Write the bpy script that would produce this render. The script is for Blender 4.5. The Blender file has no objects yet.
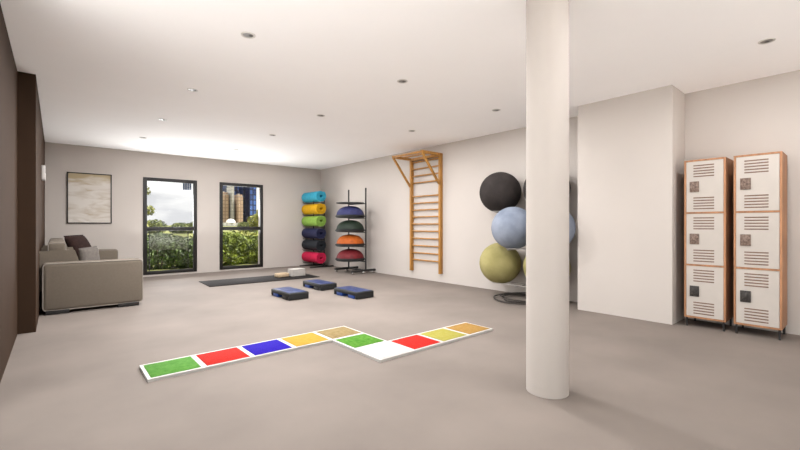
import bpy, bmesh, math, random
from mathutils import Vector, Matrix
random.seed(7)
PI = math.pi
scene = bpy.context.scene
COL = scene.collection

# ------------------------------------------------------------------ materials
def lin(c):
    out = []
    for v in c:
        v /= 255.0
        out.append(v / 12.92 if v <= 0.04045 else ((v + 0.055) / 1.055) ** 2.4)
    return (out[0], out[1], out[2], 1.0)

def mat(name, rgb, rough=0.6, var=0.0, scale=8.0, bump=0.0, bscale=60.0, metal=0.0, rgb2=None, stretch=None, spec=0.4, detail=4.0):
    m = bpy.data.materials.new(name); m.use_nodes = True
    nt = m.node_tree; b = nt.nodes['Principled BSDF']
    b.inputs['Base Color'].default_value = lin(rgb)
    b.inputs['Roughness'].default_value = rough
    b.inputs['Metallic'].default_value = metal
    b.inputs['Specular IOR Level'].default_value = spec
    tc = nt.nodes.new('ShaderNodeTexCoord'); src = tc.outputs['Object']
    if stretch:
        mp = nt.nodes.new('ShaderNodeMapping'); mp.inputs['Scale'].default_value = stretch
        nt.links.new(src, mp.inputs['Vector']); src = mp.outputs['Vector']
    if var or rgb2:
        n = nt.nodes.new('ShaderNodeTexNoise'); n.inputs['Scale'].default_value = scale; n.inputs['Detail'].default_value = detail
        r = nt.nodes.new('ShaderNodeValToRGB')
        a = rgb if rgb2 else tuple(max(0, v * (1 - var)) for v in rgb)
        z = rgb2 if rgb2 else tuple(min(255, v * (1 + var)) for v in rgb)
        r.color_ramp.elements[0].position = 0.32; r.color_ramp.elements[1].position = 0.68
        r.color_ramp.elements[0].color = lin(a); r.color_ramp.elements[1].color = lin(z)
        nt.links.new(src, n.inputs['Vector']); nt.links.new(n.outputs['Fac'], r.inputs['Fac'])
        nt.links.new(r.outputs['Color'], b.inputs['Base Color'])
    if bump:
        n2 = nt.nodes.new('ShaderNodeTexNoise'); n2.inputs['Scale'].default_value = bscale
        bp = nt.nodes.new('ShaderNodeBump'); bp.inputs['Strength'].default_value = bump; bp.inputs['Distance'].default_value = 0.01
        nt.links.new(src, n2.inputs['Vector']); nt.links.new(n2.outputs['Fac'], bp.inputs['Height'])
        nt.links.new(bp.outputs['Normal'], b.inputs['Normal'])
    return m

M = {}
M['wall'] = mat('wall_paint', (188, 180, 173), 0.9, 0.008, 1.5, spec=0.1)
M['ceil'] = mat('ceiling_paint', (252, 250, 249), 0.9, 0.005, 1.5, spec=0.1)
M['brown'] = mat('brown_wall_paint', (57, 42, 31), 0.85, 0.03, 2.0, spec=0.1)
M['floor'] = mat('polished_concrete', (119, 110, 103), 0.75, 0.055, 1.1, 0.03, 30, spec=0.08, detail=8)
M['column'] = mat('column_paint', (173, 165, 158), 0.8, 0.006, 2, spec=0.1)
M['frame'] = mat('window_frame_metal', (22, 19, 17), 0.5, 0.06, 20)
M['black'] = mat('black_metal', (34, 32, 31), 0.5, 0.08, 30)
M['rubber'] = mat('black_rubber', (23, 23, 23), 0.6, 0.1, 40, 0.1, 120)
M['matblack'] = mat('exercise_mat_foam', (30, 26, 25), 0.85, 0.06, 30, 0.15, 150, spec=0.15)
M['chrome'] = mat('caster_chrome', (190, 186, 182), 0.25, 0.05, 30, metal=0.9)
M['rack'] = mat('pale_grey_rack_paint', (150, 144, 138), 0.5, 0.03, 20)
M['wood'] = mat('pine_wood', (161, 114, 53), 0.5, 0.12, 6, 0.05, 40, stretch=(6, 6, 0.8))
M['oak'] = mat('oak_veneer', (159, 114, 81), 0.55, 0.1, 5, stretch=(5, 5, 0.7))
M['white'] = mat('locker_white', (182, 174, 166), 0.6, 0.01, 10, spec=0.2)
M['slit'] = mat('louver_brown', (111, 86, 71), 0.7, 0.08, 40)
M['plate'] = mat('brown_lock_plate', (80, 61, 52), 0.5, scale=55, rgb2=(136, 116, 103), detail=6)
M['plated'] = mat('dark_lock_plate', (50, 45, 42), 0.5, 0.15, 40)
M['sofa'] = mat('grey_upholstery', (109, 100, 89), 0.9, 0.02, 40, 0.2, 200, spec=0.1)
M['cgrey'] = mat('grey_cushion_cloth', (96, 90, 85), 0.95, 0.06, 30, 0.2, 200, spec=0.1)
M['cbrown'] = mat('dark_brown_cushion_cloth', (40, 28, 25), 0.95, 0.1, 25, 0.2, 200, spec=0.1)
M['boxwhite'] = mat('white_plastic', (198, 193, 188), 0.5, 0.01, 20)
M['trim'] = mat('downlight_trim', (203, 199, 193), 0.5, 0.02, 20)
M['lens'] = mat('downlight_lens', (119, 114, 109), 0.35, 0.05, 60)
M['dlhole'] = mat('downlight_baffle', (70, 66, 62), 0.5, 0.05, 60)
M['boardwhite'] = mat('white_board', (175, 172, 167), 0.5, 0.01, 10)
M['rope'] = mat('black_rope', (47, 42, 38), 0.9, 0.25, 60, 0.5, 120)
M['tan'] = mat('tan_foam', (167, 146, 119), 0.8, 0.04, 20)
M['towel'] = mat('white_towel', (173, 168, 162), 0.95, 0.02, 40, 0.3, 150, spec=0.1)
M['stepblue'] = mat('step_blue_top', (32, 44, 82), 0.45, 0.15, 9, 0.1, 120)
M['riserblue'] = mat('riser_blue', (22, 56, 120), 0.45, 0.08, 12)
M['trunk'] = mat('bark', (92, 76, 60), 0.9, 0.2, 15, 0.4, 40)
M['reveal'] = mat('white_render', (232, 226, 216), 0.85, 0.01, 4)
M['bounce_paving'] = mat('pale_bounce_paving', (222, 219, 217), 0.9, 0.03, 2)
M['roofgrey'] = mat('roof_concrete', (150, 146, 140), 0.9, 0.08, 1)

def leafmat(name, a, b):
    return mat(name, a, 0.6, scale=5.0, rgb2=b, detail=6)
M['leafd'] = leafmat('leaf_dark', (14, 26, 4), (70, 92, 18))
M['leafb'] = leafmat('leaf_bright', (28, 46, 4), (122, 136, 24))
M['leafy'] = leafmat('leaf_yellow', (84, 92, 26), (146, 144, 62))
M['leaff'] = mat('leaf_far', (56, 66, 32), 0.8, scale=1.0, rgb2=(104, 108, 52))
M['lawn'] = mat('lawn_grass', (90, 96, 42), 0.9, scale=0.35, rgb2=(114, 112, 62), detail=8)

def glass_mat(name, tint, gloss=0.06, opaque=None):
    m = bpy.data.materials.new(name); m.use_nodes = True
    nt = m.node_tree; nt.nodes.remove(nt.nodes['Principled BSDF'])
    out = nt.nodes['Material Output']
    t = nt.nodes.new('ShaderNodeBsdfTransparent'); t.inputs['Color'].default_value = tint
    g = nt.nodes.new('ShaderNodeBsdfGlossy'); g.inputs['Roughness'].default_value = 0.05
    mx = nt.nodes.new('ShaderNodeMixShader'); mx.inputs['Fac'].default_value = gloss
    nt.links.new(t.outputs[0], mx.inputs[1]); nt.links.new(g.outputs[0], mx.inputs[2])
    last = mx
    if opaque:
        d = nt.nodes.new('ShaderNodeBsdfDiffuse'); d.inputs['Color'].default_value = lin(opaque[0])
        m2 = nt.nodes.new('ShaderNodeMixShader'); m2.inputs['Fac'].default_value = opaque[1]
        nt.links.new(mx.outputs[0], m2.inputs[1]); nt.links.new(d.outputs[0], m2.inputs[2]); last = m2
    nt.links.new(last.outputs[0], out.inputs['Surface'])
    return m
M['glass'] = glass_mat('window_glass', (0.98, 0.985, 0.985, 1), 0.015)
M['reflection_patch'] = glass_mat('reflection_patch_glass', (0.95, 0.96, 0.95, 1), 0.03, ((96, 98, 80), 0.2))  # pale diffuse share paints a window reflection into the added panel

def facade(name, a, b, sx, sz, mort=(60, 62, 70)):
    m = bpy.data.materials.new(name); m.use_nodes = True
    nt = m.node_tree; p = nt.nodes['Principled BSDF']; p.inputs['Roughness'].default_value = 0.4
    tc = nt.nodes.new('ShaderNodeTexCoord'); mp = nt.nodes.new('ShaderNodeMapping')
    mp.inputs['Rotation'].default_value = (PI / 2, 0, 0); mp.inputs['Scale'].default_value = (1, 1, 1)
    br = nt.nodes.new('ShaderNodeTexBrick'); br.offset = 0.0
    br.inputs['Color1'].default_value = lin(a); br.inputs['Color2'].default_value = lin(b); br.inputs['Mortar'].default_value = lin(mort)
    br.inputs['Scale'].default_value = 1.0; br.inputs['Brick Width'].default_value = sx; br.inputs['Row Height'].default_value = sz
    br.inputs['Mortar Size'].default_value = 0.12 * sz
    nt.links.new(tc.outputs['Object'], mp.inputs['Vector']); nt.links.new(mp.outputs['Vector'], br.inputs['Vector'])
    nt.links.new(br.outputs['Color'], p.inputs['Base Color'])
    return m
M['fblue'] = facade('blue_glass_facade', (24, 44, 92), (70, 104, 170), 6, 9, (18, 26, 56))
M['fblue2'] = facade('dark_glass_facade', (28, 36, 60), (52, 66, 104), 5, 8, (20, 24, 40))
M['ftan'] = facade('tan_stone_facade', (168, 142, 118), (156, 130, 108), 5, 6, (130, 106, 88))
M['fpale'] = facade('pale_facade', (176, 172, 164), (164, 160, 154), 5, 6, (140, 138, 134))

def art_mat():
    m = bpy.data.materials.new('abstract_art'); m.use_nodes = True
    nt = m.node_tree; p = nt.nodes['Principled BSDF']; p.inputs['Roughness'].default_value = 0.8; p.inputs['Specular IOR Level'].default_value = 0.1
    tc = nt.nodes.new('ShaderNodeTexCoord')
    mp = nt.nodes.new('ShaderNodeMapping'); mp.inputs['Scale'].default_value = (2.0, 1, 7.0)
    n = nt.nodes.new('ShaderNodeTexNoise'); n.inputs['Scale'].default_value = 1.3; n.inputs['Detail'].default_value = 7; n.inputs['Distortion'].default_value = 0.8
    r = nt.nodes.new('ShaderNodeValToRGB')
    e = r.color_ramp.elements
    e[0].position = 0.30; e[0].color = lin((178, 165, 147)); e[1].position = 0.56; e[1].color = lin((204, 198, 190))
    x = e.new(0.44); x.color = lin((195, 187, 177))
    # warm ochre band along the top of the canvas (painted on the artwork itself)
    sp = nt.nodes.new('ShaderNodeSeparateXYZ')
    mr = nt.nodes.new('ShaderNodeMapRange'); mr.inputs['From Min'].default_value = 0.26; mr.inputs['From Max'].default_value = 0.44
    ad = nt.nodes.new('ShaderNodeMath'); ad.operation = 'MULTIPLY_ADD'; ad.inputs[1].default_value = 0.5; 
    mx = nt.nodes.new('ShaderNodeMix'); mx.data_type = 'RGBA'
    mx.inputs[7].default_value = lin((172, 156, 126))
    nt.links.new(tc.outputs['Object'], mp.inputs['Vector']); nt.links.new(mp.outputs['Vector'], n.inputs['Vector'])
    nt.links.new(n.outputs['Fac'], r.inputs['Fac'])
    nt.links.new(tc.outputs['Object'], sp.inputs[0])
    nt.links.new(n.outputs['Fac'], ad.inputs[0]); ad.inputs[1].default_value = -0.45
    nt.links.new(sp.outputs['Z'], ad.inputs[2])
    ad2 = nt.nodes.new('ShaderNodeMath'); ad2.operation = 'ADD'; ad2.inputs[1].default_value = 0.22
    nt.links.new(ad.outputs[0], ad2.inputs[0]); nt.links.new(ad2.outputs[0], mr.inputs['Value'])
    nt.links.new(mr.outputs[0], mx.inputs[0]); nt.links.new(r.outputs['Color'], mx.inputs[6])
    nt.links.new(mx.outputs[2], p.inputs['Base Color'])
    return m
M['art'] = art_mat()

# ------------------------------------------------------------------ mesh builder
class MB:
    def __init__(s): s.bm = bmesh.new()
    def box(s, x0, x1, y0, y1, z0, z1, bev=0.0, seg=2, mtx=None):
        r = bmesh.ops.create_cube(s.bm, size=1.0)
        vs = r['verts']
        T = Matrix.Translation(((x0 + x1) / 2, (y0 + y1) / 2, (z0 + z1) / 2)) @ Matrix.Diagonal((x1 - x0, y1 - y0, z1 - z0, 1))
        bmesh.ops.transform(s.bm, matrix=T, verts=vs)
        if bev > 0:
            es = {e for v in vs for e in v.link_edges}
            r2 = bmesh.ops.bevel(s.bm, geom=list(es), offset=bev, segments=seg, profile=0.5, affect='EDGES', clamp_overlap=True)
            vs = list({v for f in r2['faces'] for v in f.verts} | {v for v in vs if v.is_valid})
        if mtx: bmesh.ops.transform(s.bm, matrix=mtx, verts=vs)
        return s
    def tube(s, pts, r, n=10, closed=False):
        pts = [Vector(p) for p in pts]; rings = []
        N = len(pts); up = None
        for i, p in enumerate(pts):
            if closed: t = pts[(i + 1) % N] - pts[i - 1]
            else: t = pts[min(i + 1, N - 1)] - pts[max(i - 1, 0)]
            t.normalize()
            if up is None:
                up = Vector((0, 0, 1)) if abs(t.z) < 0.9 else Vector((1, 0, 0))
            a = t.cross(up)
            if a.length < 1e-5: a = t.cross(Vector((0, 1, 0)))
            a.normalize(); b = a.cross(t); up = b
            rr = r[i] if isinstance(r, (list, tuple)) else r
            rings.append([s.bm.verts.new(p + (a * math.cos(2 * PI * k / n) + b * math.sin(2 * PI * k / n)) * rr) for k in range(n)])
        for i in range(N if closed else N - 1):
            A, B = rings[i], rings[(i + 1) % N]
            for k in range(n):
                s.bm.faces.new((A[k], A[(k + 1) % n], B[(k + 1) % n], B[k]))
        if not closed:
            s.bm.faces.new(list(reversed(rings[0]))); s.bm.faces.new(rings[-1])
        return s
    def lathe(s, prof, c=(0, 0, 0), n=32):          # prof: (radius, z) rows, bottom to top or outline
        rings = []
        for r, z in prof:
            if r < 1e-6: rings.append([s.bm.verts.new((c[0], c[1], c[2] + z))])
            else: rings.append([s.bm.verts.new((c[0] + r * math.cos(2 * PI * k / n), c[1] + r * math.sin(2 * PI * k / n), c[2] + z)) for k in range(n)])
        for A, B in zip(rings, rings[1:]):
            for k in range(n):
                k2 = (k + 1) % n
                if len(A) == 1 and len(B) == 1: continue
                if len(A) == 1: s.bm.faces.new((A[0], B[k], B[k2]))
                elif len(B) == 1: s.bm.faces.new((A[k], A[k2], B[0]))
                else: s.bm.faces.new((A[k], A[k2], B[k2], B[k]))
        return s
    def prism(s, poly, axis, a, b):                  # poly of 2D points extruded along axis from a to b
        def P(u, v, w):
            return {'x': (w, u, v), 'y': (u, w, v), 'z': (u, v, w)}[axis]
        A = [s.bm.verts.new(P(u, v, a)) for u, v in poly]; B = [s.bm.verts.new(P(u, v, b)) for u, v in poly]
        n = len(poly)
        for k in range(n): s.bm.faces.new((A[k], A[(k + 1) % n], B[(k + 1) % n], B[k]))
        s.bm.faces.new(A); s.bm.faces.new(B)
        return s
    def ball(s, r, c=(0, 0, 0), u=40, v=24):
        bmesh.ops.create_uvsphere(s.bm, u_segments=u, v_segments=v, radius=r, matrix=Matrix.Translation(c)); return s
    def bevel_all(s, off, seg=2, ang=0.5):
        es = [e for e in s.bm.edges if len(e.link_faces) == 2 and e.calc_face_angle(0) > ang]
        bmesh.ops.bevel(s.bm, geom=es, offset=off, segments=seg, profile=0.5, affect='EDGES', clamp_overlap=True); return s
    def build(s, name, m, parent=None, smooth=40, loc=(0, 0, 0), rotz=0.0):
        bmesh.ops.recalc_face_normals(s.bm, faces=s.bm.faces[:])
        me = bpy.data.meshes.new(name)
        for f in s.bm.faces: f.smooth = smooth is not None
        if smooth is not None:
            for e in s.bm.edges:
                if len(e.link_faces) == 2 and e.calc_face_angle(0) > math.radians(smooth): e.smooth = False
        s.bm.to_mesh(me); s.bm.free()
        me.materials.append(m)
        o = bpy.data.objects.new(name, me); COL.objects.link(o)
        o.location = loc; o.rotation_euler = (0, 0, rotz)
        if parent: o.parent = parent
        return o

def thing(name, label, cat, loc=(0, 0, 0), rotz=0.0, group=None):
    o = bpy.data.objects.new(name, None); COL.objects.link(o)
    o.location = loc; o.rotation_euler = (0, 0, rotz); o.empty_display_size = 0.1
    o['label'] = label; o['category'] = cat
    if group: o['group'] = group
    return o
def tag(o, label, cat, group=None, kind=None):
    o['label'] = label; o['category'] = cat
    if group: o['group'] = group
    if kind: o['kind'] = kind
    return o
def struct(o, label=None, cat=None):
    o['kind'] = 'structure'
    if label: o['label'] = label; o['category'] = cat
    return o
def dup(root, loc, label, rotz=None):
    r = root.copy(); COL.objects.link(r); r.location = loc; r['label'] = label
    if rotz is not None: r.rotation_euler = (0, 0, rotz)
    for ch in list(root.children):
        if ch.type == 'LIGHT': continue
        c = ch.copy(); COL.objects.link(c); c.parent = r
        for g in ch.children:
            d = g.copy(); COL.objects.link(d); d.parent = c
    return r

# ------------------------------------------------------------------ room shell (metres; x along the window wall, y towards it)
H = 2.70; XR = 5.74; YB = 10.16; YF = -2.6; WT = 0.32
struct(MB().box(-0.6, XR + 0.3, YF - 0.3, YB + WT, -0.2, 0.0).build('floor', M['floor'], smooth=None), 'pale grey polished concrete floor', 'floor')
struct(MB().box(-0.6, XR + 0.3, YF - 0.3, YB + WT, H, H + 0.2).build('ceiling', M['ceil'], smooth=None), 'plain off-white ceiling dotted with downlights', 'ceiling')
W1 = (1.423, 2.493); W2 = (2.992, 4.061); WZ = (0.04, 2.158)
b = MB()
for x0, x1 in ((-0.6, W1[0]), (W1[1], W2[0]), (W2[1], XR + 0.3)): b.box(x0, x1, YB, YB + WT, 0, H)
for x0, x1 in (W1, W2):
    b.box(x0, x1, YB, YB + WT, 0, WZ[0]); b.box(x0, x1, YB, YB + WT, WZ[1], H)
struct(b.build('wall_back', M['wall'], smooth=None), 'cream end wall with two tall windows', 'wall')
struct(MB().box(XR, XR + 0.3, YF, YB, 0, H).build('wall_right', M['wall'], smooth=None), 'long cream side wall behind the equipment racks', 'wall')
SW = (-2.3, 3.5); SZ = (0.05, 2.55)          # opening for unseen side glazing, added to let light in
b = MB(); b.box(-0.6, -0.30, YF, SW[0], 0, H); b.box(-0.6, -0.30, SW[1], 5.67, 0, H)
b.box(-0.6, -0.30, SW[0], SW[1], 0, SZ[0]); b.box(-0.6, -0.30, SW[0], SW[1], SZ[1], H)
b.box(-0.6, -0.16, 5.67, YB, 0, H)
struct(b.build('wall_left', M['brown'], smooth=None), 'dark brown wall stepping out beside the sofa', 'wall')
b = MB(); b.box(-0.6, 0.1, YF - .3, YF, 0, H); b.box(5.5, XR + .3, YF - .3, YF, 0, H); b.box(0.1, 5.5, YF - .3, YF, 0, .05); b.box(0.1, 5.5, YF - .3, YF, 2.55, H)
struct(b.build('wall_front', M['wall'], smooth=None), 'cream wall', 'wall')
struct(MB().box(5.255, XR, 1.415, 2.49, 0, H).build('wall_projection', M['wall'], smooth=None), 'boxed-out white wall section beside the lockers', 'wall')
b = MB().lathe([(0.0, 0), (0.137, 0), (0.137, H), (0.0, H)], (2.525, 1.405, 0), 64)
struct(b.build('column', M['column']), 'round white column standing in the foreground', 'column')

# windows
def window(n, x0, x1, label):
    root = bpy.data.objects.new('window_%d' % n, None); COL.objects.link(root)
    root.location = ((x0 + x1) / 2, YB, WZ[0]); struct(root, label, 'window')
    w = (x1 - x0) / 2; h = WZ[1] - WZ[0]; s = 0.075; d0, d1 = -0.012, 0.05; t = 1.0
    f = MB()
    f.box(-w, -w + s, d0, d1, 0, h, .004); f.box(w - s, w, d0, d1, 0, h, .004)
    f.box(-w + s, w - s, d0, d1, 0, s, .004); f.box(-w + s, w - s, d0, d1, h - s, h, .004)
    f.build('window_frame', M['frame'], root)
    MB().box(-w + s, w - s, d0 + .004, d1, t - 0.045, t + 0.04, .004).build('transom', M['frame'], root)
    MB().box(-w + s, w - s, 0.03, 0.04, s, t - 0.045).build('lower_pane', M['glass'], root, None)
    MB().box(-w + s, w - s, 0.03, 0.04, t + 0.04, h - s).build('upper_pane', M['glass'], root, None)
window(1, *W1, 'tall black-framed window nearer the framed picture')
window(2, *W2, 'tall black-framed window nearer the rolled mats')

r = bpy.data.objects.new('window_3', None); COL.objects.link(r); r.location = (-0.45, 0.6, 0.05); struct(r, 'unseen side glazing added to let light into the room', 'window')  # glazing added out of view to bring light in from the side
f = MB()
for y in (-2.9, -0.97, 0.97, 2.9): f.box(-.04, .04, max(-2.9, y - .03), min(2.9, y + .03), 0, 2.5)
f.box(-.04, .04, -2.9, 2.9, 0, .06); f.box(-.04, .04, -2.9, 2.9, 2.44, 2.5)
f.build('window_frame', M['frame'], r)
for y in (-1.935, 0, 1.935): MB().box(-.005, .005, y - .93, y + .93, .06, 2.44).build('pane', M['glass'], r, None)

r = bpy.data.objects.new('window_4', None); COL.objects.link(r); r.location = (2.8, YF - .15, 0.05); struct(r, 'unseen front glazing added to let light into the room', 'window')  # front glazing made up behind the camera as a light opening
f = MB()
for x in (-2.67, -0.9, 0.9, 2.67): f.box(x - .03, x + .03, -.04, .04, 0, 2.5)
f.box(-2.7, 2.7, -.04, .04, 0, .06); f.box(-2.7, 2.7, -.04, .04, 2.44, 2.5)
f.build('window_frame', M['frame'], r)
for x in (-1.785, 0, 1.785): MB().box(x - .86, x + .86, -.005, .005, .06, 2.44).build('pane', M['glass'], r, None)

# ------------------------------------------------------------------ downlights
def make_downlight(loc, label):
    t = thing('downlight', label, 'light', loc, 0, 'recessed ceiling downlights')
    MB().lathe([(0.042, 0.0), (0.042, -0.004), (0.054, -0.006), (0.058, -0.003), (0.058, 0.0)], n=28).build('trim_ring', M['trim'], t)
    MB().lathe([(0.0, -0.0015), (0.042, -0.0015), (0.042, 0.0)], n=28).build('lens', M['lens'], t)
    MB().box(0.006, 0.034, -0.014, 0.014, -0.005, -0.001, .003).build('lamp_holder', M['dlhole'], t)
    return t
LAMP_W = 56
SKY = 2.6
WINDOW_FILL_W = 58
SIDE_FILL_W = 44
FRONT_FILL_W = 12
seen = [
 (1.21, 3.34, 'largest ceiling downlight at upper left, above the floor game'), (1.21, 5.12, 'downlight second nearest in the row closest to the brown wall'),
 (1.21, 6.85, 'downlight third in the row closest to the brown wall'), (1.19, 8.5, 'farthest downlight of the row closest to the brown wall, above the picture'),
 (2.88, 3.31, 'nearest downlight of the middle ceiling row'), (2.89, 5.11, 'second downlight of the middle ceiling row'),
 (2.88, 6.78, 'third downlight of the middle ceiling row'), (2.87, 8.6, 'farthest downlight of the middle row, above the gap between the windows'),
 (4.58, 3.3, 'downlight on the ceiling just left of the column'), (4.52, 4.95, 'downlight on the ceiling above the wooden wall bars'),
 (4.62, 0.55, 'downlight at far upper right, above the lockers')]
fill_spots = [(4.55, 6.8), (4.55, 8.55), (1.21, 0.55), (2.88, 0.55)]  # lamps added without fixtures to fill the room with light
proto = None
ld = bpy.data.lights.new('downlight_and_fill_lamp', 'AREA'); ld.shape = 'DISK'; ld.size = 0.09; ld.energy = LAMP_W; ld.color = (0.985, 0.985, 1.0)
def lamp(k):                       # energy scaled per group of lamps to balance the room's brightness
    c = ld.copy(); c.energy = LAMP_W * k; return c
ld_right, ld_far, ld_near, ld_mid = lamp(0.24), lamp(0.22), lamp(0.26), lamp(0.75)
for x, y, lb in seen + [(x, y, None) for x, y in fill_spots]:
    if lb:
        if proto is None: proto = r = make_downlight((x, y, H), lb)
        else: r = dup(proto, (x, y, H), lb)
    L = bpy.data.objects.new('downlight_and_fill_lamp', ld_near if y < 1 else ld_right if x > 4 else ld_far if y > 8 else ld_mid if (x < 2 and y < 4) or y > 6 else ld); COL.objects.link(L); L.location = (x, y, H - 0.012)
    if lb: L.parent = r; L.location = (0, 0, -0.012)

# ------------------------------------------------------------------ picture and wall control box
t = thing('framed_picture', 'dark-framed abstract beige picture hanging on the end wall above the sofa', 'picture', (0.517, YB, 1.656))
w, h = 0.356, 0.503; f = MB()
for x0, x1, z0, z1 in ((-w, -w + .018, -h, h), (w - .018, w, -h, h), (-w + .018, w - .018, -h, -h + .018), (-w + .018, w - .018, h - .018, h)):
    f.box(x0, x1, -0.03, 0, z0, z1, .002)
f.build('picture_frame', M['frame'], t)
MB().box(-w + .018, w - .018, -0.016, -0.001, -h + .018, h - .018).build('canvas', M['art'], t, None)
t = thing('wall_control_box', 'small white control box on the brown wall above the sofa', 'control box', (-0.16, 7.92, 1.89))
MB().box(0, 0.042, -0.12, 0.12, -0.105, 0.105, .006).build('housing', M['boxwhite'], t)
MB().box(0.042, 0.046, -0.08, 0.08, 0.0, 0.075, .002).build('display', M['lens'], t)

# ------------------------------------------------------------------ sofa
S = thing('sofa', 'long grey upholstered sofa against the brown wall, its arm facing the viewer', 'sofa', (0.38, 8.25, 0))
ox, oy = 0.38, 8.25
def sb(name, x0, x1, y0, y1, z0, z1, bev, m='sofa', parent=S, seg=4, mtx=None):
    return MB().box(x0 - ox, x1 - ox, y0 - oy, y1 - oy, z0, z1, bev, seg, mtx).build(name, M[m], parent, 50)
sb('seat_base', -0.12, 0.86, 6.86, 9.62, 0.04, 0.30, 0.02)
sb('armrest', -0.135, 0.935, 6.63, 6.87, 0.036, 0.645, 0.05)
sb('armrest', -0.135, 0.935, 9.60, 9.84, 0.036, 0.645, 0.05)
for x0, x1 in ((-0.10, 0.13), (0.64, 0.88)):
    for y0, y1 in ((6.622, 6.80), (9.66, 9.848)):
        sb('foot', x0, x1, y0, y1, 0.0, 0.05, 0.004, 'black')
ys = [6.88, 7.787, 8.693, 9.59]
for i in range(3):
    a, c = ys[i] + .006, ys[i + 1] - .006
    sb('seat_cushion', 0.16, 0.91, a, c, 0.29, 0.455, 0.045)
    bk = MB().prism([(-0.135, 0.30), (0.27, 0.30), (0.255, 0.46), (0.165, 0.755), (-0.135, 0.755)], 'y', a, c)
    bmesh.ops.translate(bk.bm, verts=bk.bm.verts[:], vec=(-ox, -oy, 0)); bk.bevel_all(0.035, 4)
    bk.build('back_cushion', M['sofa'], S, 50)
    sb('headrest', -0.085, 0.105, a + .10, c - .10, 0.75, 0.885, 0.03)

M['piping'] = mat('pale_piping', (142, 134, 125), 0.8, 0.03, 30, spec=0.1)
def rrect(x0, x1, z0, z1, r, n=6):
    o = []
    for cx, cz, a0 in ((x1 - r, z1 - r, 0), (x0 + r, z1 - r, 90), (x0 + r, z0 + r, 180), (x1 - r, z0 + r, 270)):
        for k in range(n + 1):
            a = math.radians(a0 + 90 * k / n); o.append((cx + r * math.cos(a), cz + r * math.sin(a)))
    return o
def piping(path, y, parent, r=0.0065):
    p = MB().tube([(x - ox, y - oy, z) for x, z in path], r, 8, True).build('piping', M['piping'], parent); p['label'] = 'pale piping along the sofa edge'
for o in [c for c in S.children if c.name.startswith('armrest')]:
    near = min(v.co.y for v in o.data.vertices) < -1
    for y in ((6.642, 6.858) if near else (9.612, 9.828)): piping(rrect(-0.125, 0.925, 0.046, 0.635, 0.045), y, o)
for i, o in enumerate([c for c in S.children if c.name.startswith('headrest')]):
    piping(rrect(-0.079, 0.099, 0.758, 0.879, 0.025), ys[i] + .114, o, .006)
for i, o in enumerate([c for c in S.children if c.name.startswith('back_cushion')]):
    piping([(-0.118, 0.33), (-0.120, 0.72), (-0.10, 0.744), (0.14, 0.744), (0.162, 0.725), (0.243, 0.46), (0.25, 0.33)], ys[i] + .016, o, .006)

def pillow(name, corner, a, bb, th, m, label):
    a, bb, corner = Vector(a), Vector(bb), Vector(corner)
    c = corner + a / 2 + bb / 2; nrm = a.cross(bb).normalized()
    mb = MB(); N = 14; g = {}
    for side in (1, -1):
        for i in range(N + 1):
            for j in range(N + 1):
                u, v = i / N * 2 - 1, j / N * 2 - 1
                edge = (i in (0, N)) or (j in (0, N))
                if edge and side == -1: g[(side, i, j)] = g[(1, i, j)]; continue
                pin = 1 - 0.07 * (1 - v * v) * (abs(u) ** 3); pin2 = 1 - 0.07 * (1 - u * u) * (abs(v) ** 3)
                hgt = th * ((1 - u ** 4) * (1 - v ** 4)) ** 0.6
                p = a / 2 * u * pin2 * 1.0 + bb / 2 * v * pin + nrm * (hgt * side / 2)
                # scale corners outward slightly, pinch the sides
                g[(side, i, j)] = mb.bm.verts.new(p)
        for i in range(N):
            for j in range(N):
                q = [g[(side, i, j)], g[(side, i + 1, j)], g[(side, i + 1, j + 1)], g[(side, i, j + 1)]]
                mb.bm.faces.new(q if side == 1 else q[::-1])
    o = mb.build(name, M[m], None, 80, c); tag(o, label, 'cushion', 'cushions on the sofa'); return o
pillow('cushion', (0.085, 8.04, 0.955), (0.19, -0.13, -0.45), (0.25, 0.33, 0.01), 0.15, 'cbrown', 'dark brown square cushion leaning on the sofa back')
pillow('cushion', (0.255, 7.60, 0.775), (0.03, -0.09, -0.31), (0.23, 0.20, 0.02), 0.13, 'cgrey', 'smaller grey cushion in front of the dark brown one')

# ------------------------------------------------------------------ floor game board
B = thing('floor_game_path', 'white zigzag floor path with coloured squares, lying on the concrete', 'floor game', (2.0, 3.1, 0))
gx = [0.497 + 0.377 * k for k in range(9)]; gy = [2.576, 2.953, 3.330, 3.707]; e = 0.002
poly = [(gx[0] - e, gy[2] - e), (gx[4] - e, gy[2] - e), (gx[4] - e, gy[0] - e), (gx[8] + e, gy[0] - e), (gx[8] + e, gy[1] + e), (gx[5] + e, gy[1] + e), (gx[5] + e, gy[3] + e), (gx[0] - e, gy[3] + e)]
mb = MB().prism([(x - 2.0, y - 3.1) for x, y in poly], 'z', 0.0, 0.022); mb.bevel_all(0.004, 2)
mb.build('base_board', M['boardwhite'], B)
cells = [(0, 2, (65, 112, 40), (80, 126, 55), 'fuzzy green panel at the left end'), (1, 2, (152, 28, 20), (160, 34, 26), 'red panel in the long left arm'),
 (2, 2, (28, 6, 129), (32, 11, 137), 'deep blue panel'), (3, 2, (154, 122, 39), (158, 129, 55), 'amber yellow panel left of the tan one'), (4, 2, (116, 99, 64), (134, 116, 81), 'tan gritty panel at the top bend'),
 (4, 1, (54, 106, 23), (80, 124, 45), 'green panel below the tan one'), (4, 0, (181, 178, 175), (183, 180, 177), 'blank white panel at the lower bend'),
 (5, 0, (160, 28, 20), (166, 35, 28), 'red panel in the short right arm'), (6, 0, (139, 132, 54), (146, 139, 72), 'lime yellow panel'), (7, 0, (139, 105, 51), (148, 116, 65), 'orange tan panel at the right tip')]
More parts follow.
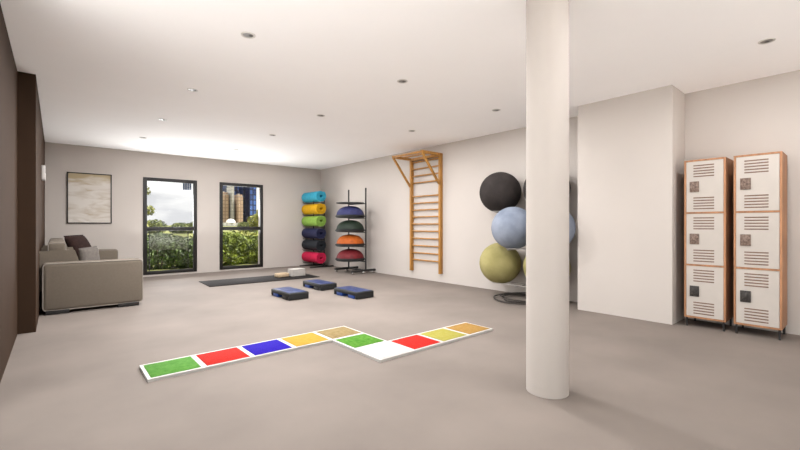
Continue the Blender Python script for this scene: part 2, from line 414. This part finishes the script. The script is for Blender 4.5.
for i, j, c1, c2, lb in cells:
    m = mat('panel_' + lb.split()[0] + str(i) + str(j), c1, 0.85, scale=28, rgb2=c2, bump=0.5, bscale=160, spec=0.1)
    x0, y0 = gx[i] - 2.0, gy[j] - 3.1; q = 0.021
    o = MB().box(x0 + q, x0 + .377 - q, y0 + q, y0 + .377 - q - .006, 0.0205, 0.0255, .0015).build('panel', m, B)
    o['label'] = lb

# ------------------------------------------------------------------ aerobic steps
def make_step(loc, label, rmat):
    t = thing('aerobic_step', label, 'step', loc, 0, 'aerobic steps on the floor')
    w, l = 0.165, 0.325
    p = MB().box(-w, w, -l, l, 0.05, 0.108, .016, 3)
    p.box(-w + .004, w - .004, -l, -l + .05, 0.005, 0.07, .008, 2); p.box(-w + .004, w - .004, l - .05, l, 0.005, 0.07, .008, 2)
    p.build('platform', M['rubber'], t)
    MB().box(-w + .025, w - .025, -l + .03, l - .03, 0.107, 0.112, .004, 2).build('top_pad', M['stepblue'], t)
    for s, mm in ((1, 'riserblue'), (-1, rmat)):
        MB().box(-w + .006, w - .006, s * .165 - .085, s * .165 + .085, 0.0, 0.055, .008, 2).build('riser', M[mm], t)
    return t
make_step((2.765, 5.86, 0), 'black and blue aerobic step at front left of the three', 'rubber')
make_step((3.565, 6.35, 0), 'black and blue aerobic step at the back, nearest the mat', 'rubber')
make_step((3.575, 5.29, 0), 'black and blue aerobic step at the right, with two blue risers showing', 'riserblue')

# ------------------------------------------------------------------ floor mat, block, towels
t = MB().box(-1.11, 1.09, -0.45, 0.41, 0, 0.012, .005).build('exercise_mat', M['matblack'], None, 40, (3.23, 8.13, 0), math.radians(-2.0))
tag(t, 'long dark exercise mat lying flat on the floor below the right window', 'mat')
t = MB().box(-0.135, 0.135, -0.085, 0.085, 0, 0.085, .022, 3).build('yoga_block', M['tan'], None, 50, (3.66, 8.13, 0.012), 0.12)
tag(t, 'tan foam block on the dark exercise mat', 'yoga block')
for i, z in enumerate((0.012, 0.090)):
    t = thing('folded_towel', ('folded white towel under the other, on the dark exercise mat', 'folded white towel on top of the other one')[i], 'towel', (4.0, 8.13, z), 0.06 if i == 0 else 0.10, 'folded white towels')
    pr = MB()
    for k in range(3): pr.box(-0.160, 0.160, -0.11, 0.11, k * .026, k * .026 + .026, .012, 3)
    pr.build('folds', M['towel'], t, 60)

# ------------------------------------------------------------------ rolled mats on their rack
R1 = thing('mat_rack', 'black metal rack holding rolled mats in the far corner', 'rack', (5.42, 9.68, 0))
for y in (-0.28, 0.30):
    MB().tube([(0, y, 0.03), (0, y, 1.93)], 0.014).build('upright', M['black'], R1)
    MB().box(-0.42, 0.28, y - .018, y + .018, 0.0, 0.032, .006).build('foot_bar', M['black'], R1)
MB().box(-0.016, 0.016, -0.28, 0.30, 0.032, 0.06, .004).build('cross_bar', M['black'], R1)
MB().box(-0.012, 0.012, -0.28, 0.30, 1.90, 1.93, .004).build('cross_bar', M['black'], R1)
mz = [0.262, 0.590, 0.905, 1.232, 1.552, 1.880]
MR = 0.157
for z in mz:
    for y in (-0.28, 0.30):
        MB().tube([(0, y, z - MR - 0.010), (-0.30, y, z - MR - 0.010), (-0.33, y, z - MR + 0.03)], 0.008, 8).build('hook_arm', M['black'], R1)
def spiral_mesh(mb, turns=3.0, r0=0.03, r1=MR, L=0.81, n=150):
    th = (r1 - r0) / turns * 0.93
    top = []; 
    for i in range(n + 1):
        a = i / n * turns * 2 * PI + 0.9; rc = r0 + (r1 - r0 - th) * (i / n) if False else r0 + (r1 - th - r0) * i / n
        top.append((a, rc))
    vs = []
    for a, rc in top:
        ca, sa = math.cos(a), math.sin(a)
        vs.append([mb.bm.verts.new((ca * rr, y, sa * rr)) for rr, y in ((rc, -L / 2), (rc + th, -L / 2), (rc + th, L / 2), (rc, L / 2))])
    for A, Bv in zip(vs, vs[1:]):
        for k in range(4): mb.bm.faces.new((A[k], A[(k + 1) % 4], Bv[(k + 1) % 4], Bv[k]))
    mb.bm.faces.new(vs[0]); mb.bm.faces.new(vs[-1][::-1])
    return mb
rolls = [('pink', (190, 32, 70), 'bright pink rolled mat lowest on the mat rack'), ('charcoal', (34, 37, 42), 'charcoal black rolled mat second from the bottom of the mat rack'),
 ('navy', (35, 37, 65), 'navy blue rolled mat in the middle of the mat rack'), ('green', (126, 161, 69), 'light green rolled mat third from the top of the mat rack'),
 ('yellow', (195, 148, 17), 'yellow rolled mat second from the top of the mat rack'), ('turquoise', (52, 148, 173), 'turquoise rolled mat on top of the mat rack')]
for (nm, rgb, lb), z in zip(rolls, mz):
    m = mat('roll_' + nm, rgb, 0.7, 0.05, 20, 0.1, 150, spec=0.2)
    o = spiral_mesh(MB()).build('rolled_mat', m, None, 40, (5.245, 9.67, z))
    tag(o, lb, 'rolled mat', 'rolled mats on the rack')

# ------------------------------------------------------------------ balance domes on their stand
R2 = thing('balance_dome_stand', 'black upright stand holding balance domes beside the mat rack', 'rack', (5.23, 7.87, 0))
for y, top in ((-0.355, 1.98), (0.355, 1.98)):
    MB().tube([(0.19, y, 0.06), (0.19, y, top)], 0.018, 12).build('upright', M['black'], R2)
    MB().box(-0.20, 0.46, y - .03, y + .03, 0.05, 0.10, .006).build('foot_bar', M['black'], R2)
    for x in (-0.15, 0.15, 0.42):
        c = MB().lathe([(0.0, -0.013), (0.018, -0.015), (0.03, -0.011), (0.03, 0.011), (0.018, 0.015), (0.0, 0.013)], n=18)
        bmesh.ops.rotate(c.bm, verts=c.bm.verts[:], cent=(0, 0, 0), matrix=Matrix.Rotation(PI / 2, 3, 'X'))
        bmesh.ops.translate(c.bm, verts=c.bm.verts[:], vec=(x, y, 0.03))
        c.box(x - .012, x + .012, y - .02, y + .02, 0.045, 0.058)
        c.build('caster', M['chrome'], R2)
MB().box(0.17, 0.21, -0.345, 0.345, 0.055, 0.09, .005).build('cross_bar', M['black'], R2)
dz = [0.308, 0.645, 0.980, 1.310, 1.645]
for z in dz:
    s = MB().lathe([(0.0, -0.024), (0.31, -0.024), (0.33, -0.014), (0.33, 0.0), (0.0, 0.0)], (0, 0, z), 40)
    s.box(0.15, 0.195, -0.345, 0.345, z - 0.040, z - 0.020, .003)
    s.build('shelf', M['black'], R2)
domes = [('red', (97, 24, 29), 'dark red balance dome on the lowest shelf of the stand'), ('orange', (161, 78, 21), 'orange balance dome on the second shelf of the stand'),
 ('green', (32, 43, 33), 'dark green balance dome above the orange one on the stand'), ('blue', (46, 48, 88), 'blue balance dome topmost on the stand')]
for (nm, rgb, lb), z in zip(domes, dz):
    t = thing('balance_dome', lb, 'balance dome', (5.23, 7.87, z), 0, 'balance domes on the stand')
    MB().lathe([(0.0, 0.0), (0.33, 0.0), (0.348, 0.008), (0.348, 0.026), (0.335, 0.036), (0.0, 0.036)], n=44).build('base_platform', M['rubber'], t)
    pr = [(0.322, 0.034)]
    for k in range(1, 15):
        a = k / 15 * PI / 2; pr.append((0.322 * math.cos(a) ** 0.85, 0.034 + 0.222 * math.sin(a)))
    pr.append((0.0, 0.256))
    MB().lathe(pr, n=44).build('dome', mat('dome_' + nm, rgb, 0.6, 0.08, 14, 0.1, 80, spec=0.25), t)
    MB().lathe([(0.324, 0.038), (0.328, 0.042), (0.324, 0.050), (0.319, 0.046), (0.324, 0.038)], n=44).build('rim_band', M['rubber'], t)

# ------------------------------------------------------------------ wooden wall bars
Wb = thing('wall_bars', 'tall wooden wall bars with overhead pull-up frame fixed to the side wall', 'wall bars', (XR, 5.85, 0.16))
def wbx(name, x0, x1, y0, y1, z0, z1, bev=.004):
    return MB().box(x0 - XR, x1 - XR, y0 - 5.85, y1 - 5.85, z0 - .16, z1 - .16, bev).build(name, M['wood'], Wb)
YL, YR = 6.255, 5.415
for y in (YL, YR): wbx('upright', 5.665, XR, y - .026, y + .026, 0.165, 2.52)
for z in [2.43, 2.287, 2.143, 1.999, 1.715, 1.573, 1.432, 1.290, 1.142, 0.995, 0.845, 0.695, 0.545, 0.400]:
    MB().tube([(5.70 - XR, YR + .02 - 5.85, z - .16), (5.70 - XR, YL - .02 - 5.85, z - .16)], 0.0145, 12).build('rung', M['wood'], Wb)
for y in (YL, YR):
    wbx('overhead_arm', 5.18, XR, y - .024, y + .024, 2.475, 2.527)
    br = MB(); 
    br.box(-0.019, 0.019, -0.019, 0.019, 0, 0.69, .003)
    d = Vector((5.20 - 5.665, 0, 2.485 - 1.925)); L = d.length
    for v in br.bm.verts: v.co.z *= L / 0.69
    rot = Vector((0, 0, 1)).rotation_difference(d.normalized()).to_matrix().to_4x4()
    bmesh.ops.transform(br.bm, matrix=Matrix.Translation((5.665 - XR, y - 5.85, 1.925 - .16)) @ rot, verts=br.bm.verts[:])
    br.build('brace', M['wood'], Wb)
wbx('front_rail', 5.185, 5.235, YR + .03, YL - .03, 2.483, 2.52)
wbx('top_rail', 5.66, 5.72, YR + .03, YL - .03, 2.46, 2.52)
MB().tube([(5.42 - XR, YR - 5.85, 2.505 - .16), (5.42 - XR, YL - 5.85, 2.505 - .16)], 0.016, 12).build('pull_up_bar', M['wood'], Wb)

# ------------------------------------------------------------------ big balls on their wall rack
BR = 0.327
tiers = [('black', 5.408, [(3.822, 1.645), (3.02, 1.645)], BR), ('blue', 5.175, [(3.43, 1.079), (2.828, 1.079)], 0.3165), ('yellow', 5.408, [(3.822, 0.512), (3.02, 0.512)], BR)]
R3 = thing('ball_wall_rack', 'slim grey metal rack on the side wall carrying the big balls', 'rack', (XR, 3.3, 0.25))
for y in (3.45, 2.98):
    MB().box(-0.025, 0, y - 3.3 - .02, y - 3.3 + .02, 0, 1.15, .003).build('upright', M['rack'], R3)
MC = {'black': mat('ball_black', (47, 42, 40), 0.85, 0.12, 9, 0.2, 90, spec=0.15), 'blue': mat('ball_blue', (104, 112, 126), 0.8, scale=3.5, rgb2=(136, 142, 154), bump=0.15, bscale=70, spec=0.15, detail=8),
      'yellow': mat('ball_yellow', (134, 126, 80), 0.85, scale=4.5, rgb2=(158, 149, 102), bump=0.2, bscale=80, spec=0.15, detail=8)}
pos = [('left one of the two, beside the wall bars', 'right one, half hidden by the column')]
for nm, X, spots, r in tiers:
    z = spots[0][1]; ro = math.sqrt(r * r - 0.30 ** 2); rr = 0.007
    k = (ro + 0.0) * (r + rr) / r; rz = z - 0.30 * (r + rr) / r
    for sx in (-1, 1):
        MB().tube([(X + sx * k - XR, spots[1][0] - .12 - 3.3, rz - .25), (X + sx * k - XR, spots[0][0] + .05 - 3.3, rz - .25)], rr, 10).build('rail', M['rack'], R3)
    for y in (3.45, 2.98):
        MB().box(X - k - XR, -0.02, y - 3.3 - .012, y - 3.3 + .012, rz - .25 - .026, rz - .25 - .008, .003).build('bracket', M['rack'], R3)
    for i, (y, zz) in enumerate(spots):
        o = MB().ball(r).build('exercise_ball', MC[nm], None, 180, (X, y, zz))
        row = {'black': 'top', 'blue': 'middle', 'yellow': 'bottom'}[nm]; cn = {'black': 'black', 'blue': 'pale blue', 'yellow': 'yellow'}[nm]
        tag(o, ('big %s ball in the %s row, in view left of the column' if i == 0 else 'big %s ball in the %s row, mostly hidden behind the column') % (cn, row), 'exercise ball', 'big balls on the wall rack')
        o.rotation_euler = (0.4 * i, 0.3, 1.1 * i)

# ------------------------------------------------------------------ coiled rope on the floor
pts = []; turns = 3; n = 220; rnd = random.Random(3)
ph = [rnd.uniform(0, 6.28) for _ in range(6)]
for i in range(n + 1):
    a = i / n * turns * 2 * PI + 2.4; tt = i / n
    rx = 0.36 + 0.075 * math.sin(0.7 * a + ph[0]) - 0.03 * tt; ry = 0.40 + 0.08 * math.sin(0.6 * a + ph[1])
    z = 0.014 + 0.030 * tt + 0.008 * (1 + math.sin(2.3 * a + ph[2])) * tt
    pts.append((rx * math.cos(a) + 0.03 * math.sin(0.5 * a), ry * math.sin(a), z))
o = MB().tube(pts, 0.0115, 8).build('coiled_rope', M['rope'], None, 60, (5.29, 3.28, 0))
tag(o, 'loosely coiled dark rope on the floor under the big balls', 'rope')

# ------------------------------------------------------------------ lockers
def make_locker(loc, label):
    t = thing('locker', label, 'locker', loc, 0, 'wooden lockers on black legs')
    w, d, z0, z1 = 0.183, 0.19, 0.10, 1.837; th = 0.018
    c = MB(); hgt = (z1 - z0 - th) / 3
    c.box(-d, d, -w, -w + th, z0, z1, .0015, 1); c.box(-d, d, w - th, w, z0, z1, .0015, 1)
    for k in range(4): c.box(-d, d, -w + th, w - th, z0 + k * hgt, z0 + k * hgt + th)
    c.box(d - .01, d, -w + th, w - th, z0, z1)
    c.build('carcass', M['oak'], t, 40)
    for sx in (-1, 1):
        for sy in (-1, 1):
            MB().tube([(sx * (d - .025), sy * (w - .02), 0), (sx * (d - .025), sy * (w - .02), z0)], 0.010, 12).build('leg', M['black'], t)
    dw = w - th - .0015
    for k in range(3):
        a, bq = z0 + k * hgt + th + .0015, z0 + (k + 1) * hgt - .0015
        D = MB().box(-d + .003, -d + .02, -dw, dw, a, bq, .0015, 1).build('door', M['white'], t)
        dh = bq - a
        for f0 in (0.075, 0.715):            # louvre groups measured from the door top
            v = MB()
            for q in range(5):
                zc = bq - dh * (f0 + 0.215 * q / 4) - .004
                v.box(-d + .0005, -d + .006, dw - 2 * dw * .76, dw - 2 * dw * .20, zc - .0058, zc + .0058, .001, 1)
            v.build('louver', M['slit'], D, None)
        zc = bq - dh * 0.50; y1, y0 = dw - 2 * dw * .10, dw - 2 * dw * .355
        lp = MB().box(-d - .008, -d + .006, y0, y1, zc - .058, zc + .058, .003)
        lp.box(-d - .013, -d - .006, y0 + .022, y1 - .022, zc - .030, zc + .034, .003)
        lp.build('lock_plate', M['plated' if k == 0 else 'plate'], D, 40)
    return t
lk = make_locker((5.51, 1.135, 0), 'white-fronted three-door locker next to the boxed-out wall')
dup(lk, (5.51, 0.705, 0), 'white-fronted three-door locker at the right edge, nearer the viewer')

# ------------------------------------------------------------------ outside
struct(MB().box(-400, 900, YB + WT, 1600, -0.25, -0.02).build('ground', M['lawn'], smooth=None), 'grassy ground outside the windows', 'ground')
struct(MB().box(-16, -0.6, -25, 14, -0.2, -0.01).box(-0.6, 14, -25, YF - .3, -0.2, -0.01).box(-0.6, 12, YB + WT, 11.25, -0.2, -0.01).build('bounce_terrace', M['bounce_paving'], smooth=None), 'unseen pale slabs added to bounce light indoors', 'bounce_terrace')  # pale ground added out of view to bounce light indoors
def leaves(mb, c, rad, n, size, rnd, squash=1.0):
    for _ in range(n):
        while True:
            p = Vector((rnd.uniform(-1, 1), rnd.uniform(-1, 1), rnd.uniform(-1, 1)))
            if p.length <= 1: break
        p = p.normalized() * (p.length ** 0.45)
        q = Vector((c[0] + p.x * rad[0], c[1] + p.y * rad[1], max(0.03, c[2] + p.z * rad[2])))
        nr = (p + Vector((rnd.gauss(0, .6), rnd.gauss(0, .6), rnd.gauss(0, .6) + .3))).normalized()
        t = nr.orthogonal().normalized(); t.rotate(Matrix.Rotation(rnd.uniform(0, 2 * PI), 3, nr)); s2 = nr.cross(t)
        s = size * rnd.uniform(0.6, 1.25)
        vs = [mb.bm.verts.new(q + v) for v in (-t * s, s2 * s * .45 + nr * s * .15, t * s, -s2 * s * .45 + nr * s * .15)]
        mb.bm.faces.new(vs)
def shrub(name, x, y, w, h, n, size, m, label, group, seed, cat='shrub'):
    rnd = random.Random(seed); t = thing(name, label, cat, (x, y, -0.02), 0, group)
    mb = MB()
    leaves(mb, (0, 0, h * .42), (w, w * .9, h * .5), n // 2, size, rnd)
    for k in range(5):
        leaves(mb, (rnd.uniform(-.6, .6) * w, rnd.uniform(-.5, .5) * w, h * rnd.uniform(.3, .75)), (w * .5, w * .5, h * .27), n // 10, size, rnd)
    me = bpy.data.meshes.new('foliage'); mb.bm.to_mesh(me); mb.bm.free(); me.materials.append(m)
    o = bpy.data.objects.new('foliage', me); COL.objects.link(o); o.parent = t
    st = MB()
    for k in range(4):
        a = rnd.uniform(0, 6.28); st.tube([(0.03 * math.cos(a), 0.03 * math.sin(a), 0), (0.3 * w * math.cos(a), 0.3 * w * math.sin(a), h * .55)], [0.02 * h + .004, 0.008 * h], 6)
    st.build('stem', M['trunk'], t)
    return t
hx = [1.5, 2.05, 2.62, 3.2, 3.75, 4.3, 4.85, 5.45]
wher = ['dark green shrub below the left window, nearest the picture', 'dark green shrub low in the middle of the left window', 'dark green shrub low at the right side of the left window', 'dark green shrub hidden by the wall between the windows',
        'bright green shrub low at the left side of the right window', 'bright green shrub low in the middle of the right window', 'bright green shrub low at the right side of the right window', 'bright green shrub beyond the right window, toward the corner']
for i, x in enumerate(hx):
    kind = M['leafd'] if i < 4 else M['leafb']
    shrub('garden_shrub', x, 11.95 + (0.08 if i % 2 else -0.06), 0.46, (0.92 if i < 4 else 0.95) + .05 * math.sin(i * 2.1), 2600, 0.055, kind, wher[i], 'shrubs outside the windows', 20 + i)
# low sunlit bushes behind the near shrubs
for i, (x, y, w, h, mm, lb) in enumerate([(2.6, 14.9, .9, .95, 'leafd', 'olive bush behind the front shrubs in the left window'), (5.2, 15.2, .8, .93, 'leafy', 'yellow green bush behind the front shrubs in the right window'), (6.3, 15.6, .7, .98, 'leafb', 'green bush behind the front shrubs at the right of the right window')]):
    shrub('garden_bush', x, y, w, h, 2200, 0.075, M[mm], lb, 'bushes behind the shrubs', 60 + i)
def tree(x, y, h, trunk_h, crown, n, size, m, label, seed):
    rnd = random.Random(seed); t = thing('tree', label, 'tree', (x, y, -0.02))
    tr = MB(); top = (rnd.uniform(-.1, .1), 0, h * .8)
    tr.tube([(0, 0, 0), (0.03, 0.02, trunk_h * .5), (0.0, 0, trunk_h), top], [h * .022, h * .018, h * .015, h * .006], 8)
    mb = MB()
    for k in range(9):
        a = rnd.uniform(0, 6.28); f = rnd.uniform(.25, .8); zz = trunk_h + (h - trunk_h) * rnd.uniform(.1, .85)
        p = (crown * f * math.cos(a), crown * f * math.sin(a), zz)
        tr.tube([(0, 0, zz - crown * .35), p], [h * .008, h * .003], 6)
        leaves(mb, p, (crown * .42, crown * .42, crown * .38), n // 9, size, rnd)
    me = bpy.data.meshes.new('crown'); mb.bm.to_mesh(me); mb.bm.free(); me.materials.append(m)
    o = bpy.data.objects.new('crown', me); COL.objects.link(o); o.parent = t
    tr.build('trunk', M['trunk'], t)
tree(2.05, 15.3, 2.6, 0.8, 0.42, 1100, 0.06, M['leafy'], 'slender pale green tree at the left edge of the left window', 5)
tree(11.6, 30.0, 2.75, 0.5, 0.95, 2400, 0.10, M['leafy'], 'yellow green tree in front of the dark blue tower', 8)
far = [(8.6, 62, 'leaff'), (10.6, 66, 'leaff'), (12.9, 60, 'leaff'), (15.4, 64, 'leaff'), (17.6, 70, 'leaff'), (23.8, 66, 'leaff'), (26.2, 62, 'leaff')]
fl_ = ['far bush on the horizon at the left edge of the left window', 'far bush on the horizon left of centre in the left window', 'far bush on the horizon in the centre of the left window', 'far bush on the horizon at the right of the left window', 'far bush on the horizon hidden beside the left window',
       'far bush on the horizon below the towers', 'far bush on the horizon at the foot of the dark blue tower']
for i, (x, y, m) in enumerate(far):
    shrub('distant_bush', x, y, 1.7, 1.75 + 0.35 * math.sin(i * 1.9), 1300, 0.2, M[m], fl_[i], 'bushes along the horizon', 90 + i)

def ux(u, y):      # x of a sight line at distance y, used only to set out the skyline
    a = (u - 400) / 400.0; s, c = 0.65204, 0.75819
    return y * (s + a * c) / (c - a * s)
def tower(name, u0, u1, y, top, m, label, depth=30, crown=True):
    x0, x1 = ux(u0, y), ux(u1, y); w = (x1 - x0) / 2
    t = thing(name, label, 'building', ((x0 + x1) / 2, y, -0.02), 0, 'towers of the skyline')
    bd = MB().box(-w, w, 0, depth, 0, top * .93)
    bd.box(-w * .86, w * .86, 2, depth - 2, top * .93, top)
    bd.build('tower_body', m, t, None)
    MB().box(-w * 1.02, w * 1.02, -.3, depth + .3, top * .93, top * .945).build('parapet', M['roofgrey'], t, None)
    MB().box(-w * .3, w * .3, depth * .3, depth * .6, top, top * 1.04).build('roof_plant', M['roofgrey'], t, None)
tower('office_tower', 217, 226.5, 760, 92, M['fblue'], 'blue glass tower at the left edge of the right window')
tower('office_tower', 221.5, 228.8, 700, 56, M['ftan'], 'tan tower at the left of the right window')
tower('office_tower', 228.5, 233.2, 720, 78, M['fblue2'], 'dark slim tower right of the left tan tower')
tower('office_tower', 232.4, 234.2, 690, 70, M['fpale'], 'pale needle-thin tower between two dark ones')
tower('office_tower', 233.8, 240, 740, 88, M['fblue'], 'blue glass tower behind the right tan tower')
tower('office_tower', 238.6, 243.0, 680, 52, M['ftan'], 'tan tower right of the pale thin one')
tower('office_tower', 242.6, 251, 720, 96, M['fblue2'], 'broad dark glass tower, its left half')
tower('office_tower', 249.5, 256.5, 700, 80, M['fblue'], 'broad blue tower at the right of the skyline')
t = thing('domed_pavilion', 'small white domed pavilion at the foot of the towers', 'building', (ux(232, 420), 420, -0.02))
MB().box(-7.5, 7.5, 0, 10, 0, 3.5).build('hall', M['fpale'], t, None)
MB().lathe([(4.5, 3.4), (4.4, 4.6), (3.6, 6.0), (2.0, 7.0), (0, 7.4)], (0, 4, 0), 24).build('dome', M['reveal'], t)

# added panels: a pale one for a window reflection, a blue one made up
t = thing('reflection_panel', 'pale translucent panel added for a reflection in the left window', 'panel', (2.13, 11.2, -0.02))
MB().box(-0.42, 0.40, -.006, .006, 0.53, 0.945, .002).build('pane', M['reflection_patch'], t, None)
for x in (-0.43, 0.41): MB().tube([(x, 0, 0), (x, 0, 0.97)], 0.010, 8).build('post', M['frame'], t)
t = thing('added_blue_panel', 'small dark blue striped panel made up for the top right of the left window', 'added_panel', (2.33, YB + 0.20, 2.158))
bl = MB()
for k in range(4): bl.box(-0.09 + k * .046, -0.09 + k * .046 + .040, -.006, .006, -0.215, -0.012, .002)
bl.build('slats', mat('added_panel_blue', (58, 74, 98), 0.6, 0.1, 20), t, None)
MB().box(-0.095, 0.10, -.012, .012, -0.018, 0.0, .002).build('head_rail', M['frame'], t)

# ------------------------------------------------------------------ sky, sun
wd = bpy.data.worlds.new('sky'); scene.world = wd; wd.use_nodes = True
nt = wd.node_tree; bg = nt.nodes['Background']
tc = nt.nodes.new('ShaderNodeTexCoord'); mp = nt.nodes.new('ShaderNodeMapping'); mp.inputs['Scale'].default_value = (3.0, 3.0, 9.0)
n = nt.nodes.new('ShaderNodeTexNoise'); n.inputs['Scale'].default_value = 2.2; n.inputs['Detail'].default_value = 7
r = nt.nodes.new('ShaderNodeValToRGB'); r.color_ramp.elements[0].position = 0.38; r.color_ramp.elements[1].position = 0.66
r.color_ramp.elements[0].color = lin((196, 196, 198)); r.color_ramp.elements[1].color = lin((250, 248, 244))
nt.links.new(tc.outputs['Generated'], mp.inputs['Vector']); nt.links.new(mp.outputs['Vector'], n.inputs['Vector'])
nt.links.new(n.outputs['Fac'], r.inputs['Fac']); nt.links.new(r.outputs['Color'], bg.inputs['Color'])
# hazy sky, brightened at -x, opposite the sun, to push light through added glazing
dt = nt.nodes.new('ShaderNodeVectorMath'); dt.operation = 'DOT_PRODUCT'; dt.inputs[1].default_value = (-0.85, -0.25, 0.46)
mr = nt.nodes.new('ShaderNodeMapRange'); mr.interpolation_type = 'SMOOTHSTEP'
mr.inputs['From Min'].default_value = 0.0; mr.inputs['From Max'].default_value = 1.0; mr.inputs['To Min'].default_value = 1.25; mr.inputs['To Max'].default_value = SKY
nt.links.new(tc.outputs['Generated'], dt.inputs[0]); nt.links.new(dt.outputs['Value'], mr.inputs['Value'])
nt.links.new(mr.outputs[0], bg.inputs['Strength'])
sd = bpy.data.lights.new('sun', 'SUN'); sd.energy = 11.5; sd.angle = math.radians(2); sd.color = (1, 0.97, 0.93)
so = bpy.data.objects.new('sun', sd); COL.objects.link(so); so.location = (0, -5, 20)
so.rotation_euler = Vector((-0.42, 0.20, -0.88)).to_track_quat('-Z', 'Y').to_euler()

# added area lights in the two tall windows, aimed up to brighten the ceiling
for x0, x1 in (W1, W2):
    wl = bpy.data.lights.new('window_fill', 'AREA'); wl.shape = 'RECTANGLE'; wl.size = 0.92; wl.size_y = 1.9; wl.energy = WINDOW_FILL_W * (1.25 if x0 < 2 else 0.8); wl.color = (0.98, 0.99, 1.0)
    wo = bpy.data.objects.new('window_fill', wl); COL.objects.link(wo); wo.location = ((x0 + x1) / 2, YB + 0.14, 1.1)
    wo.rotation_euler = (-math.radians(90 + 36), 0, 0)

# more added fill lights at the unseen side and front glazing
wl = bpy.data.lights.new('side_fill', 'AREA'); wl.shape = 'RECTANGLE'; wl.size = 5.6; wl.size_y = 2.3; wl.energy = SIDE_FILL_W; wl.color = (0.98, 0.99, 1.0)
wo = bpy.data.objects.new('side_fill', wl); COL.objects.link(wo); wo.location = (-0.36, 0.6, 1.3)
wo.rotation_euler = (-math.radians(90 + 30), 0, math.radians(90))
wl = bpy.data.lights.new('front_fill', 'AREA'); wl.shape = 'RECTANGLE'; wl.size = 5.2; wl.size_y = 2.3; wl.energy = FRONT_FILL_W; wl.color = (0.98, 0.99, 1.0)
wo = bpy.data.objects.new('front_fill', wl); COL.objects.link(wo); wo.location = (2.8, YF - 0.06, 1.3)
wo.rotation_euler = (math.radians(90 + 50), 0, 0)

# ------------------------------------------------------------------ camera, colour
cd = bpy.data.cameras.new('camera'); cd.sensor_width = 36; cd.lens = 18.0; cd.clip_start = 0.05; cd.clip_end = 4000
co = bpy.data.objects.new('camera', cd); COL.objects.link(co)
co.location = (0, 0, 1.122); co.rotation_euler = (PI / 2, 0, -math.atan2(344, 400))
scene.camera = co
vs = scene.view_settings; vs.view_transform = 'Standard'; vs.look = 'None'; vs.gamma = 1.0; vs.use_curve_mapping = False
vs.exposure = 0.22
scene.cycles.use_denoising = True
scene.cycles.max_bounces = 14; scene.cycles.diffuse_bounces = 10; scene.cycles.transparent_max_bounces = 12
scene.cycles.sample_clamp_indirect = 6.0
scene.cycles.caustics_reflective = False; scene.cycles.caustics_refractive = False
